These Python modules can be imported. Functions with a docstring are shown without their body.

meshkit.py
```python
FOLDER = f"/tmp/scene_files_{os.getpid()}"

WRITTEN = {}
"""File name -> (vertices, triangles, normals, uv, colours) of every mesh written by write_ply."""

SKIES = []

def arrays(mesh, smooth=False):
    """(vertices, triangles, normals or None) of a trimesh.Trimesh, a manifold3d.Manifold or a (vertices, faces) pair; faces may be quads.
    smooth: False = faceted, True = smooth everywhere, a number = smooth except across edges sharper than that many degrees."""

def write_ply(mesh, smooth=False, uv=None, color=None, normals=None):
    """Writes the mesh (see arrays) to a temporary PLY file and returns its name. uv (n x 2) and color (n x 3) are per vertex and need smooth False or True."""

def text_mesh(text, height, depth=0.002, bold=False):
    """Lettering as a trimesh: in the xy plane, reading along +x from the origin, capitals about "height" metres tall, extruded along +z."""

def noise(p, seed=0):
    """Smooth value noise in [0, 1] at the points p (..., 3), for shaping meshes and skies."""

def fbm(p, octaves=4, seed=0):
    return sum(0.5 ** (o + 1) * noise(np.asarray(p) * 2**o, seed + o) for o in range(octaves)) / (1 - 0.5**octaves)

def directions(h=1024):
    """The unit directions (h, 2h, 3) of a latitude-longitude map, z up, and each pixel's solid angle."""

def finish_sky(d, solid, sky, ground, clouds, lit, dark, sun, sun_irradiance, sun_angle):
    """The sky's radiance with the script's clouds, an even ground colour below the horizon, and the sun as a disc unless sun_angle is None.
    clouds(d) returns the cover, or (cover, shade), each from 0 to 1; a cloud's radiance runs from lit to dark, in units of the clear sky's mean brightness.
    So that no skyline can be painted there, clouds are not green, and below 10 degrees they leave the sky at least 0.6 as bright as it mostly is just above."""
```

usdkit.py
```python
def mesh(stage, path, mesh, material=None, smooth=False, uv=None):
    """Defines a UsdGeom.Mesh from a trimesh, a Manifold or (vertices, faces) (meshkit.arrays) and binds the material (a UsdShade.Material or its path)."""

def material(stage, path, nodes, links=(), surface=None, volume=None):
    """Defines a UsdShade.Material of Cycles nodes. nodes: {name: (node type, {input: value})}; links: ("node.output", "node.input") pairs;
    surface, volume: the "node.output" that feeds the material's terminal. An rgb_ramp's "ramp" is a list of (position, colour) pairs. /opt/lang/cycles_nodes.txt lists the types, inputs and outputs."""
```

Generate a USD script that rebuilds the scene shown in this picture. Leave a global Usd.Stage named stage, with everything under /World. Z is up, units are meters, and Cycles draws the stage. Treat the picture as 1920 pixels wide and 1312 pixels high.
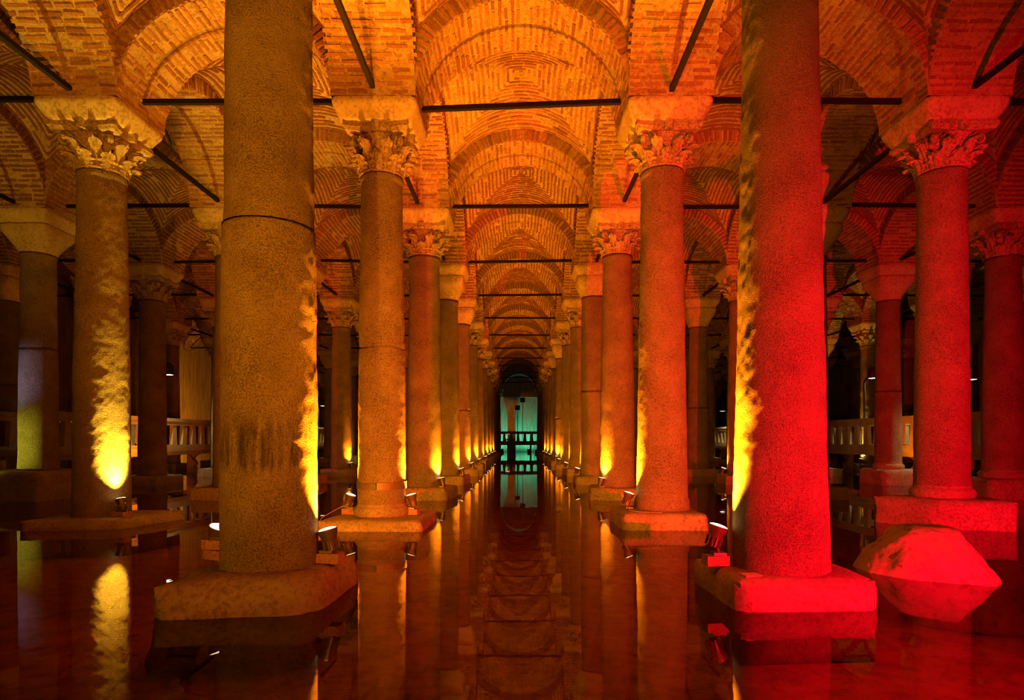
import math, random
import numpy as np
import trimesh
import usdkit, meshkit
from pxr import Usd, UsdGeom, UsdLux, UsdShade, Gf, Sdf, Vt

rng = np.random.default_rng(11)
random.seed(11)
PI = math.pi
stage = Usd.Stage.CreateInMemory()
UsdGeom.SetStageUpAxis(stage, "Z")
UsdGeom.SetStageMetersPerUnit(stage, 1.0)
UsdGeom.Xform.Define(stage, "/World")
UsdGeom.Scope.Define(stage, "/World/Looks")

# ------------------------------------------------------------------ camera, exposure
F_PX, VPX, VPY, EYE = 1163.0, 972.0, 823.0, 1.46
cam = UsdGeom.Camera.Define(stage, "/World/Camera")
cam.AddTranslateOp().Set(Gf.Vec3d(0, 0, EYE))
cam.AddRotateXOp().Set(90.0)
cam.CreateHorizontalApertureAttr(36.0)
cam.CreateVerticalApertureAttr(36.0 * 1312 / 1920)
cam.CreateFocalLengthAttr(36.0 * F_PX / 1920)
cam.CreateHorizontalApertureOffsetAttr(36.0 * (960 - VPX) / 1920)
cam.CreateVerticalApertureOffsetAttr(36.0 * (VPY - 656) / 1920)
cam.CreateClippingRangeAttr(Gf.Vec2f(0.05, 400))
cam.CreateExposureAttr(0.0)

# ------------------------------------------------------------------ light settings (lamps are built below, some of them unseen and added as fill)
AMBER = (1.0, 0.245, 0.005)
GOLD = (1.0, 0.54, 0.030)
RED = (1.0, 0.001, 0.013)
WHITE = (1.0, 0.90, 0.80)
TEAL = (0.10, 1.0, 0.62)
FLOOD = 290.0            # power of one column floodlight
RED_POWER = 6000.0

# ------------------------------------------------------------------ helpers
taken = {}
KEYS = {}
SKIP = set("""T-5,10 T-5,11 T-5,14 T-4,11 T-4,12 T-4,13 T-4,14 T-3,8 T-3,10 T-3,11 T-3,12 T-3,13 T-3,14 T-2,8 T-2,9 T-2,10 T-2,11 T-2,12 T-2,13 T-2,14 T1,8 T1,9 T1,10 T1,11 T1,12 T1,13 T1,14 T2,8 T2,10 T2,11
T2,12 T2,13 T2,14 T3,8 T3,11 T3,12 T3,14 T4,10 T4,11 T4,14 T5,5 T5,6 T5,12 T5,13 T5,14 L-4,11 L-4,12 L-4,13 L-3,10 L-3,11 L-3,12 L-3,13 L-2,8 L-2,9 L-2,10 L-2,11 L-2,12 L-2,13 L-1,13 L2,8
L2,9 L2,10 L2,11 L2,12 L2,13 L3,10 L3,11 L3,12 L3,13 L4,11 L4,12 L4,13 L5,10 L5,12 X-5,10 X-5,11 X-5,12 X-5,13 X-4,11 X-4,12 X-4,13 X-3,10 X-3,11 X-3,12 X-3,13 X-2,8 X-2,9 X-2,10 X-2,11 X-2,12
X-2,13 X1,8 X1,9 X1,10 X1,11 X1,12 X1,13 X2,9 X2,10 X2,11 X2,12 X2,13 X3,11 X3,12 X3,13 X4,4 X4,10 X4,11 X4,12 X4,13 X5,5 X5,8 X5,12 X5,13 Y-4,8 Y-4,11 Y-4,12 Y-3,8 Y-3,9 Y-3,10
Y-3,11 Y-3,12 Y-2,7 Y-2,8 Y-2,9 Y-2,10 Y-2,11 Y-2,12 Y-1,4 Y-1,5 Y-1,6 Y-1,7 Y-1,8 Y-1,9 Y-1,10 Y-1,11 Y-1,12 Y1,4 Y1,5 Y1,6 Y1,7 Y1,8 Y1,9 Y1,10 Y1,11 Y1,12 Y2,7 Y2,8 Y2,9 Y2,10
Y2,11 Y2,12 Y3,8 Y3,9 Y3,10 Y3,11 Y3,12 Y4,8 Y4,11 Y4,12 Y5,4 Y5,7 Y5,10 Y5,11 Y5,12 C-4,12 C-4,13 C-4,14 C-3,11 C-3,12 C-3,13 C-3,14 C-2,10 C-2,11 C-2,12 C-2,13 C-2,14 C2,9 C2,10 C2,11
C2,12 C2,13 C2,14 C3,11 C3,12 C3,13 C3,14 C4,12 C5,11""".split())      # arches, rods and columns that the photograph shows nothing of


def numbered(parent, name):
    k = taken.get((parent, name), -1) + 1
    taken[(parent, name)] = k
    return f"{parent}/{name}" if k == 0 else f"{parent}/{name}_{k:03d}"


def tag(p, label=None, cat=None, group=None, kind=None):
    for k, v in (("label", label), ("category", cat), ("group", group), ("kind", kind)):
        if v:
            p.SetCustomDataByKey(k, v)
    return p


def thing(name, label, cat, loc=(0, 0, 0), rz=0.0, group=None, kind=None, scale=None):
    x = UsdGeom.Xform.Define(stage, numbered("/World", name))
    x.AddTranslateOp().Set(Gf.Vec3d(*map(float, loc)))
    if rz:
        x.AddRotateZOp().Set(float(rz))
    if scale is not None:
        x.AddScaleOp().Set(Gf.Vec3f(*map(float, scale)))
    return tag(x.GetPrim(), label, cat, group, kind or "thing")


def obj(name, mesh, mat, parent=None, smooth=False, label=None, cat=None, group=None, kind=None):
    base = str(parent.GetPath()) if parent is not None else "/World"
    m = usdkit.mesh(stage, numbered(base, name), mesh, mat, smooth=smooth)
    return tag(m.GetPrim(), label, cat, group, kind or ("thing" if cat else None))


def kit(name):
    p = stage.CreateClassPrim("/World/" + name)
    p.SetTypeName("Xform")
    return p


def use(parent, name, source, loc=(0, 0, 0), rz=0.0, scale=None):
    base = str(parent.GetPath()) if parent is not None else "/World"
    x = UsdGeom.Xform.Define(stage, numbered(base, name))
    x.AddTranslateOp().Set(Gf.Vec3d(*map(float, loc)))
    if rz:
        x.AddRotateZOp().Set(float(rz))
    if scale is not None:
        x.AddScaleOp().Set(Gf.Vec3f(*map(float, scale)))
    p = x.GetPrim()
    p.GetReferences().AddInternalReference(source.GetPath())
    p.SetInstanceable(True)
    return p


HEX = np.array([[0, 2, 1], [0, 3, 2], [4, 5, 6], [4, 6, 7], [0, 1, 5], [0, 5, 4], [1, 2, 6], [1, 6, 5], [2, 3, 7], [2, 7, 6], [3, 0, 4], [3, 4, 7]])


def hexes(C):
    """(N,8,3) corners: 0-3 one face, 4-7 the opposite face -> (v,f); each piece is flipped outwards."""
    C = np.asarray(C, float)
    a, b, c = C[:, 1] - C[:, 0], C[:, 3] - C[:, 0], C[:, 4] - C[:, 0]
    flip = (np.cross(a, b) * c).sum(1) < 0
    C[flip] = C[flip][:, [0, 3, 2, 1, 4, 7, 6, 5]]
    f = (HEX[None] + 8 * np.arange(len(C))[:, None, None]).reshape(-1, 3)
    return C.reshape(-1, 3), f


def box(x0, x1, y0, y1, z0, z1):
    return np.array([[x0, y0, z0], [x1, y0, z0], [x1, y1, z0], [x0, y1, z0], [x0, y0, z1], [x1, y0, z1], [x1, y1, z1], [x0, y1, z1]], float)


def boxes(*bs):
    return hexes(np.array([box(*b) for b in bs]))


def join(*ms):
    vs, fs, n = [], [], 0
    for m in ms:
        v, f, _ = meshkit.arrays(m)
        vs.append(v); fs.append(f + n); n += len(v)
    return np.vstack(vs), np.vstack(fs)


def grid_faces(nu, nv, wrap=False):
    """faces of a grid of nu x nv points (index u*nv+v); wrap closes u."""
    f = []
    for i in range(nu if wrap else nu - 1):
        j = (i + 1) % nu
        k = np.arange(nv - 1)
        a, b = i * nv + k, j * nv + k
        f.append(np.stack([a, b, b + 1], 1)); f.append(np.stack([a, b + 1, a + 1], 1))
    return np.vstack(f)


def cap(v, f, ring, point, flip=False):
    n = len(v)
    v = np.vstack([v, point])
    r = np.asarray(ring); q = np.roll(r, -1)
    t = np.stack([r, q, np.full(len(r), n)], 1)
    return v, np.vstack([f, t[:, ::-1] if flip else t])


def lathe(profile, n=32, loc=(0, 0, 0)):
    """closed solid of revolution of (r, z) going upwards."""
    pr = np.asarray(profile, float)
    t = np.arange(n) / n * 2 * PI
    v = np.stack([pr[None, :, 0] * np.cos(t)[:, None], pr[None, :, 0] * np.sin(t)[:, None], np.broadcast_to(pr[None, :, 1], (n, len(pr)))], -1).reshape(-1, 3)
    f = grid_faces(n, len(pr), True)
    k = len(pr)
    v, f = cap(v, f, np.arange(n) * k, [[0, 0, pr[0, 1]]], True)
    v, f = cap(v, f, np.arange(n) * k + k - 1, [[0, 0, pr[-1, 1]]])
    return v + np.asarray(loc, float), f


def loft(sections, n=48, seed=None, rough=0.0):
    """sections: (z, half, exponent); superellipse rings, exponent 2 = circle, large = square."""
    t = (np.arange(n) + 0.5) / n * 2 * PI
    rings = []
    for z, h, e in sections:
        c, s = np.cos(t), np.sin(t)
        r = h / (np.abs(c) ** e + np.abs(s) ** e) ** (1.0 / e)
        rings.append(np.stack([r * c, r * s, np.full(n, z)], 1))
    v = np.stack(rings, 1).reshape(-1, 3)
    if rough:
        d = meshkit.fbm(v * 6 + 31.7 * (seed or 0), 3, seed or 0) - 0.5
        nrm = v * [1, 1, 0] / np.maximum(np.linalg.norm(v[:, :2], axis=1), 1e-6)[:, None]
        v = v + nrm * (d * 2 * rough)[:, None] + np.stack([0 * d, 0 * d, (meshkit.noise(v * 9 + 5, 3) - .5) * rough], 1)
    k = len(sections)
    f = grid_faces(n, k, True)
    v, f = cap(v, f, np.arange(n) * k, [[0, 0, sections[0][0]]], True)
    return cap(v, f, np.arange(n) * k + k - 1, [[0, 0, sections[-1][0]]])


def tube(points, r, n=8, closed=False):
    P = np.asarray(points, float)
    T = np.gradient(P, axis=0); T /= np.linalg.norm(T, axis=1)[:, None]
    up = np.array([0, 0, 1.0]) if abs(T[0, 2]) < 0.9 else np.array([1.0, 0, 0])
    N = np.cross(T[0], up); N /= np.linalg.norm(N)
    r = np.broadcast_to(r, len(P)); t = np.arange(n) / n * 2 * PI
    rings = []
    for i in range(len(P)):
        N = N - T[i] * N.dot(T[i]); N /= np.linalg.norm(N)
        B = np.cross(T[i], N)
        rings.append(P[i] + r[i] * (np.cos(t)[:, None] * N + np.sin(t)[:, None] * B))
    v = np.stack(rings, 1).reshape(-1, 3)
    k = len(P); f = grid_faces(n, k, True)
    v, f = cap(v, f, np.arange(n) * k, P[:1], True)
    return cap(v, f, np.arange(n) * k + k - 1, P[-1:])


_unit = trimesh.creation.box([1, 1, 1])
for _ in range(4):
    _unit = _unit.subdivide()
UV, UF = np.array(_unit.vertices) + 0.5, np.array(_unit.faces)


def slab(corners, z0, z1, seed, bevel=0.05, rough=0.03, top=None):
    """rough stone block over a quadrilateral (four xy corners, counter-clockwise); top = smaller quadrilateral of the upper face."""
    c = np.asarray(corners, float); t = c if top is None else np.asarray(top, float)
    u, v, w = UV.T

    def bil(q):
        return (q[0][None] * ((1 - u) * (1 - v))[:, None] + q[1][None] * (u * (1 - v))[:, None] + q[2][None] * (u * v)[:, None] + q[3][None] * ((1 - u) * v)[:, None])
    xy = bil(c) * (1 - w)[:, None] + bil(t) * w[:, None]
    p = np.column_stack([xy, z0 + (z1 - z0) * w])
    L, W, H = np.linalg.norm(c[1] - c[0]), np.linalg.norm(c[3] - c[0]), z1 - z0
    d = np.stack([np.minimum(u, 1 - u) * L, np.minimum(v, 1 - v) * W, np.minimum(w, 1 - w) * H], 1)
    mid = p.mean(0)
    s = np.sort(d, 1)
    near = np.clip(1 - s[:, 1] / (2.2 * bevel), 0, 1) ** 2
    chip = meshkit.fbm(p * 3.1 + seed * 7.3, 3, seed)
    pull = bevel * near * (0.35 + 1.2 * chip)
    dirv = mid - p; dirv /= np.linalg.norm(dirv, axis=1)[:, None]
    p = p + dirv * pull[:, None]
    nz = np.stack([meshkit.fbm(p * 2.3 + seed * 3.1 + k * 19, 4, seed + k) - 0.5 for k in range(3)], 1)
    p = p + nz * [2 * rough, 2 * rough, 1.3 * rough]
    return p, UF


# ------------------------------------------------------------------ materials
LK = "/World/Looks/"


def mat(name, nodes, links, surface="p.BSDF"):
    return usdkit.material(stage, LK + name, nodes, links, surface=surface)


def stone(name, lo, hi, pit=0.35, pit_scale=34.0, bump=0.5, dist=0.012, rough=0.85, extra=None, fine=75.0, pit_lo=.52, pit_hi=.66):
    nodes = {
        "g": ("geometry", {}),
        "n1": ("noise_texture", {"scale": 2.6, "detail": 6.0, "roughness": 0.6}),
        "r1": ("rgb_ramp", {"ramp": [(0.25, lo), (0.75, hi)]}),
        "n2": ("noise_texture", {"scale": pit_scale, "detail": 3.0, "roughness": 0.65}),
        "n2b": ("noise_texture", {"scale": 1.7, "detail": 2.0}),
        "add": ("math", {"math_type": "multiply_add", "value2": 0.28}),
        "r2": ("rgb_ramp", {"ramp": [(pit_lo + .08, (1, 1, 1)), (pit_hi + .15, (pit, pit * .9, pit * .8))]}),
        "mul": ("mix_color", {"blend_type": "multiply", "fac": 1.0}),
        "n3": ("noise_texture", {"scale": fine, "detail": 4.0, "roughness": 0.7}),
        "hm": ("math", {"math_type": "subtract"}),
        "b": ("bump", {"strength": bump, "distance": dist}),
        "p": ("principled_bsdf", {"roughness": rough, "specular_ior_level": 0.25}),
    }
    links = [("g.position", "n1.vector"), ("g.position", "n2.vector"), ("g.position", "n3.vector"), ("g.position", "n2b.vector"),
             ("n1.fac", "r1.fac"), ("n2b.fac", "add.value1"), ("n2.fac", "add.value3"), ("add.value", "r2.fac"),
             ("r1.color", "mul.a"), ("r2.color", "mul.b"), ("n3.fac", "hm.value1"), ("add.value", "hm.value2"), ("hm.value", "b.height"), ("b.normal", "p.normal")]
    last = "mul.result"
    if extra:
        n, l, last = extra(last)
        nodes.update(n); links += l
    links.append((last, "p.base_color"))
    return mat(name, nodes, links)


def band(z0, z1, soft, strength, y_lo=None):
    """a dark tide mark with streaks between two heights: a stain of the stone itself."""
    def fn(last):
        n = {
            "mp": ("mapping", {"scale": (9.0, 9.0, 1.1)}),
            "ns": ("noise_texture", {"scale": 1.6, "detail": 5.0, "roughness": 0.7}),
            "sx": ("separate_xyz", {}),
            "zz": ("math", {"math_type": "multiply_add", "value2": 0.55}),
            "zr": ("rgb_ramp", {"ramp": [(0.0, (0, 0, 0)), (max(0.001, (z0 - soft) / 4), (0, 0, 0)), (z0 / 4, (1, 1, 1)), (z1 / 4, (1, 1, 1)), ((z1 + soft * 1.6) / 4, (0, 0, 0)), (1.0, (0, 0, 0))]}),
            "z4": ("math", {"math_type": "multiply", "value2": 0.25}),
            "sr": ("rgb_ramp", {"ramp": [(0.40, (0, 0, 0)), (0.62, (1, 1, 1))]}),
            "sm": ("mix_color", {"blend_type": "multiply", "fac": 1.0}),
            "bw": ("rgb_to_bw", {}),
            "k": ("math", {"math_type": "multiply", "value2": strength}),
            "dk": ("mix_color", {"blend_type": "mix", "b": (0.045, 0.030, 0.020)}),
        }
        l = [("g.position", "mp.vector"), ("mp.vector", "ns.vector"), ("g.position", "sx.vector"), ("ns.fac", "zz.value1"), ("sx.z", "zz.value3"), ("zz.value", "z4.value1"), ("z4.value", "zr.fac"),
             ("ns.fac", "sr.fac"), ("zr.color", "sm.a"), ("sr.color", "sm.b"), ("sm.result", "bw.color"), ("bw.val", "k.value1"), ("k.value", "dk.fac"), (last, "dk.a")]
        return n, l, "dk.result"
    return fn


M = {}
M["shaft"] = stone("shaft_stone", (.30, .235, .16), (.47, .39, .29), bump=1.0, dist=.045, fine=52, pit=.42, pit_scale=48)
M["shaft_near"] = stone("near_shaft_stone", (.27, .21, .14), (.46, .38, .28), pit=.40, bump=1.0, dist=.055, fine=48, pit_scale=66, extra=band(1.55, 1.84, .12, .85))
M["shaft_red"] = stone("right_shaft_stone", (.30, .235, .16), (.46, .38, .28), pit=.38, bump=1.0, dist=.050, fine=55, pit_scale=92.0)
M["capital"] = stone("capital_stone", (.36, .29, .20), (.54, .45, .33), pit=.40, bump=.7, dist=.018, pit_scale=26, fine=60)
M["impost"] = stone("impost_stone", (.40, .33, .23), (.58, .49, .36), pit=.6, bump=.3, dist=.01, pit_scale=18)
M["plinth"] = stone("plinth_stone", (.24, .19, .14), (.42, .34, .26), pit=.6, bump=.7, dist=.02, pit_scale=22)
M["rock"] = stone("rock_stone", (.34, .27, .20), (.50, .41, .32), pit=.35, bump=.7, dist=.02, pit_scale=9, pit_lo=.60, pit_hi=.70)
M["mortar"] = stone("mortar", (.36, .27, .175), (.56, .44, .30), pit=.55, bump=.7, dist=.02, pit_scale=16, fine=48)
M["mud"] = stone("basin_mud", (.24, .15, .115), (.42, .29, .22), pit=.6, bump=.5, dist=.02, pit_scale=6)
M["concrete"] = stone("walkway_concrete", (.30, .24, .18), (.42, .35, .27), pit=.6, bump=.3, dist=.008)


def brick_mat(name, source):
    nodes = {
        "g": ("geometry", {}), "o": ("object_info", {}),
        "rr": ("rgb_ramp", {"ramp": [(0, (.24, .115, .06)), (.35, (.34, .17, .09)), (.7, (.40, .22, .12)), (1, (.46, .31, .19))]}),
        "n": ("noise_texture", {"scale": 26.0, "detail": 5.0, "roughness": 0.65}),
        "nr": ("rgb_ramp", {"ramp": [(.3, (.62, .60, .58)), (.7, (1.15, 1.12, 1.1))]}),
        "m": ("mix_color", {"blend_type": "multiply", "fac": 1.0, "use_clamp": False}),
        "b": ("bump", {"strength": .6, "distance": .012}),
        "p": ("principled_bsdf", {"roughness": .9, "specular_ior_level": .15}),
    }
    return mat(name, nodes, [(source, "rr.fac"), ("g.position", "n.vector"), ("n.fac", "nr.fac"), ("rr.color", "m.a"), ("nr.color", "m.b"), ("m.result", "p.base_color"), ("n.fac", "b.height"), ("b.normal", "p.normal")])


M["brick"] = brick_mat("brick_single", "o.random")
M["bricks"] = brick_mat("brick_joined", "g.random_per_island")


def plain(name, color, rough=.5, metal=0.0, spec=.4):
    return mat(name, {"p": ("principled_bsdf", {"base_color": color, "roughness": rough, "metallic": metal, "specular_ior_level": spec})}, [])


M["rod"] = plain("tie_rod_iron", (.007, .005, .004), .6, 0, .2)
M["lamp"] = plain("lamp_metal", (.16, .12, .10), .4, .6)
M["black"] = plain("black_metal", (.012, .011, .010), .45)
M["cable"] = plain("cable_rubber", (.34, .24, .17), .5)
M["iron"] = plain("iron_band", (.18, .12, .09), .55, .4)
M["tile"] = plain("tile_clay", (.62, .42, .26), .7)


def glow(name, color, s):
    return mat(name, {"e": ("emission", {"color": color, "strength": s})}, [], "e.emission")


M["lens"] = glow("lens_amber", (1, .62, .22), 7.0)
M["lens_red"] = glow("lens_red", (1, .05, .03), 6.0)
M["lens_white"] = glow("lens_white", (1, .92, .72), 4.0)
M["lens_teal"] = glow("lens_teal", (.2, 1, .7), .4)

M["wall"] = mat("wall_plaster", {
    "g": ("geometry", {}), "mp": ("mapping", {"scale": (5.0, 5.0, .45)}),
    "n": ("noise_texture", {"scale": 1.4, "detail": 7.0, "roughness": .65}),
    "r": ("rgb_ramp", {"ramp": [(.28, (.13, .085, .055)), (.5, (.30, .22, .15)), (.75, (.42, .33, .24))]}),
    "n2": ("noise_texture", {"scale": 20.0, "detail": 4.0}), "b": ("bump", {"strength": .5, "distance": .02}),
    "p": ("principled_bsdf", {"roughness": .85, "specular_ior_level": .2}),
}, [("g.position", "mp.vector"), ("mp.vector", "n.vector"), ("n.fac", "r.fac"), ("r.color", "p.base_color"), ("g.position", "n2.vector"), ("n2.fac", "b.height"), ("b.normal", "p.normal")])

M["water"] = mat("water_surface", {
    "g": ("geometry", {}),
    "mp": ("mapping", {"scale": (1.0, .45, 1.0)}),
    "n": ("noise_texture", {"scale": 2.2, "detail": 3.0, "roughness": .5}),
    "b": ("bump", {"strength": .10, "distance": .012}),
    "fr": ("fresnel", {"IOR": 1.36}),
    "t": ("transparent_bsdf", {"color": (.92, .50, .46)}),
    "gl": ("glossy_bsdf", {"color": (.95, .95, .95), "roughness": .012}),
    "m": ("mix_closure", {}),
}, [("g.position", "mp.vector"), ("mp.vector", "n.vector"), ("n.fac", "b.height"), ("b.normal", "gl.normal"), ("fr.fac", "m.fac"), ("t.BSDF", "m.closure1"), ("gl.BSDF", "m.closure2")], "m.closure")

# ------------------------------------------------------------------ grid of the cistern
S = 4.8
LINES = {-5: -21.54, -4: -16.74, -3: -11.94, -2: -7.14, -1: -2.34, 1: 2.46, 2: 7.26, 3: 12.06, 4: 16.86, 5: 21.66, 6: 26.46}
ROW = lambda r: 5.84 + S * (r - 1)
LAST = 14
ORD = ["", "first", "second", "third", "fourth", "fifth", "sixth", "seventh", "eighth", "ninth", "tenth", "eleventh", "twelfth", "thirteenth", "fourteenth", "fifteenth"]
SPR, AR, BR, HB, RING = 6.98, 1.72, 1.57, 0.68, 0.27     # springing, half span, rise, half band, ring
WALL_L, WALL_R, WALL_B = -20.95, 25.9, 73.0
X0, X1 = WALL_L, WALL_R

# ------------------------------------------------------------------ the setting
obj("floor", boxes((X0 - .4, X1 + .4, -3, WALL_B + .4, -.95, -.45)), M["mud"], kind="structure")
wv = np.array([[X0, -3, 0], [X1, -3, 0], [X1, WALL_B, 0], [X0, WALL_B, 0]], float)
obj("water", (wv, np.array([[0, 1, 2], [0, 2, 3]])), M["water"], label="still dark water covering the cistern floor and mirroring the columns", cat="water", kind="stuff")
obj("wall_left", boxes((X0 - .5, X0, 4, WALL_B + .5, -.9, 9.3)), M["wall"], kind="structure")
obj("wall_right", boxes((X1, X1 + .5, 4, WALL_B + .5, -.9, 9.3)), M["wall"], kind="structure")
obj("wall_back", boxes((X0 - .5, X1 + .5, WALL_B, WALL_B + .5, -.9, 9.3)), M["wall"], kind="structure")

# ------------------------------------------------------------------ arches
tt = np.linspace(0, PI, 721)
ex, ez = -AR * np.cos(tt), BR * np.sin(tt)
arc = np.concatenate([[0], np.cumsum(np.hypot(np.diff(ex), np.diff(ez)))])
ARC = arc[-1]


def on_arc(s):
    t = np.interp(s, arc, tt)
    P = np.array([-AR * math.cos(t), BR * math.sin(t)])
    N = np.array([-math.cos(t) / AR, math.sin(t) / BR]); N /= np.linalg.norm(N)
    return P, N


AE, BE = AR + RING, BR + RING
zE = lambda x: BE * np.sqrt(np.maximum(0, 1 - (x / AE) ** 2))
PITCH, THICK = 0.106, 0.049


def arch_bricks(seed, keep=.95):
    R = np.random.default_rng(seed)
    soffit, ring = [], []
    n = int(ARC / PITCH)
    for k in range(n):
        s = (k + .5) * ARC / n
        wob = R.normal(0, .006)
        y = -HB + .012 + (R.uniform(-.3, -.05) if k % 2 else R.uniform(-.16, -.02))
        while y < HB - .03:
            L = R.uniform(.25, .36)
            y0, y1 = max(y, -HB + .010), min(y + L, HB - .010)
            y += L + R.uniform(.022, .05)
            if y1 - y0 < .05 or R.random() > keep - .05:
                continue
            pr = R.uniform(.003, .024); th = THICK * R.uniform(.8, 1.12)
            cs = []
            for yy, sg in ((y0, 0), (y1, 0)):
                w2 = wob + R.normal(0, .005)
                for ds in (-th / 2, th / 2):
                    P, N = on_arc(np.clip(s + w2 + ds, 0, ARC))
                    cs.append((P - N * (pr + R.uniform(-.003, .003)), P + N * .05, yy + R.normal(0, .004)))
            a, b, c, d = cs[0], cs[1], cs[3], cs[2]
            soffit.append([[q[0][0], q[2], q[0][1]] for q in (a, b, c, d)] + [[q[1][0], q[2], q[1][1]] for q in (a, b, c, d)])
        for side in (-1, 1):
            P0, N = on_arc(s)
            lim = np.clip(RING * R.uniform(.86, 1.0), 0, None)
            # the ring narrows to nothing at the springing, where it meets the neighbouring arch
            xin = abs(P0[0]) + abs(N[0]) * lim
            if xin > AR - .015:
                lim = (AR - .015 - abs(P0[0])) / max(abs(N[0]), 1e-6)
            if lim < .05:
                continue
            pr = R.uniform(.018, .05); th = THICK * R.uniform(.95, 1.25); w2 = wob + R.normal(0, .004)
            q = []
            for ds in (-th / 2, th / 2):
                P, N = on_arc(np.clip(s + w2 + ds, 0, ARC))
                q.append((P + N * .008, P + N * lim))
            yo, yi = side * (HB + pr), side * (HB - .05)
            o = [(q[0][0]), (q[1][0]), (q[1][1]), (q[0][1])]
            ring.append([[p[0], yo, p[1]] for p in o] + [[p[0], yi, p[1]] for p in o])
    return np.array(soffit), np.array(ring)


def arch_body():
    xs = ex[::6]; zi = ez[::6]
    zo = np.maximum(zE(xs), zi + .002)
    n = len(xs)
    v = []
    for y in (-HB, HB):
        v.append(np.stack([xs, np.full(n, y), zi], 1)); v.append(np.stack([xs, np.full(n, y), zo], 1))
    v = np.vstack(v)
    k = np.arange(n - 1)
    q = lambda a, b, c, d: np.vstack([np.stack([a, b, c], 1), np.stack([a, c, d], 1)])
    A, B, C, D = k, n + k, 2 * n + k, 3 * n + k
    f = np.vstack([q(A, A + 1, B + 1, B), q(C, D, D + 1, C + 1), q(A, C, C + 1, A + 1), q(B, B + 1, D + 1, D),
                   [[0, n, 3 * n], [0, 3 * n, 2 * n], [n - 1, 4 * n - 1, 2 * n - 1], [n - 1, 3 * n - 1, 4 * n - 1]]])
    return v, f


BODY = arch_body()
near_kits, far_kits = [], []
for sd in (1, 2):
    sof, rg = arch_bricks(sd)
    a = kit(f"near_arch_kit_{sd}")
    obj("mortar_bed", BODY, M["mortar"], a)
    pick = np.arange(len(sof))
    if len(sof) > 300:
        pick = np.random.default_rng(5).permutation(len(sof))
    for k in pick[:300]:
        obj("brick", hexes(sof[k][None]), M["brick"], a)
    if len(sof) > 300:
        obj("brickwork", hexes(sof[pick[300:]]), M["bricks"], a, kind="stuff")
    for k in range(len(rg)):
        obj("voussoir", hexes(rg[k][None]), M["brick"], a)
    near_kits.append(a)
    b = kit(f"far_arch_kit_{sd}")
    obj("mortar_bed", BODY, M["mortar"], b)
    obj("brickwork", hexes(np.vstack([sof, rg])), M["bricks"], b, kind="stuff")
    far_kits.append(b)


def aisle_name(i):
    """the strip between line i and the next line to the right."""
    if i == -1:
        return "nave"
    return f"{ORD[-i - 1]} left aisle" if i < 0 else f"{ORD[i]} right aisle"


def line_name(i):
    return f"{ORD[abs(i)]} {'left' if i < 0 else 'right'} colonnade"


def in_view(x0, x1, y, margin=1.15):
    lim0, lim1 = -(972 / 1163) * margin, (948 / 1163) * margin
    return y > 0 and x1 / y > lim0 and x0 / y < lim1


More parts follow.
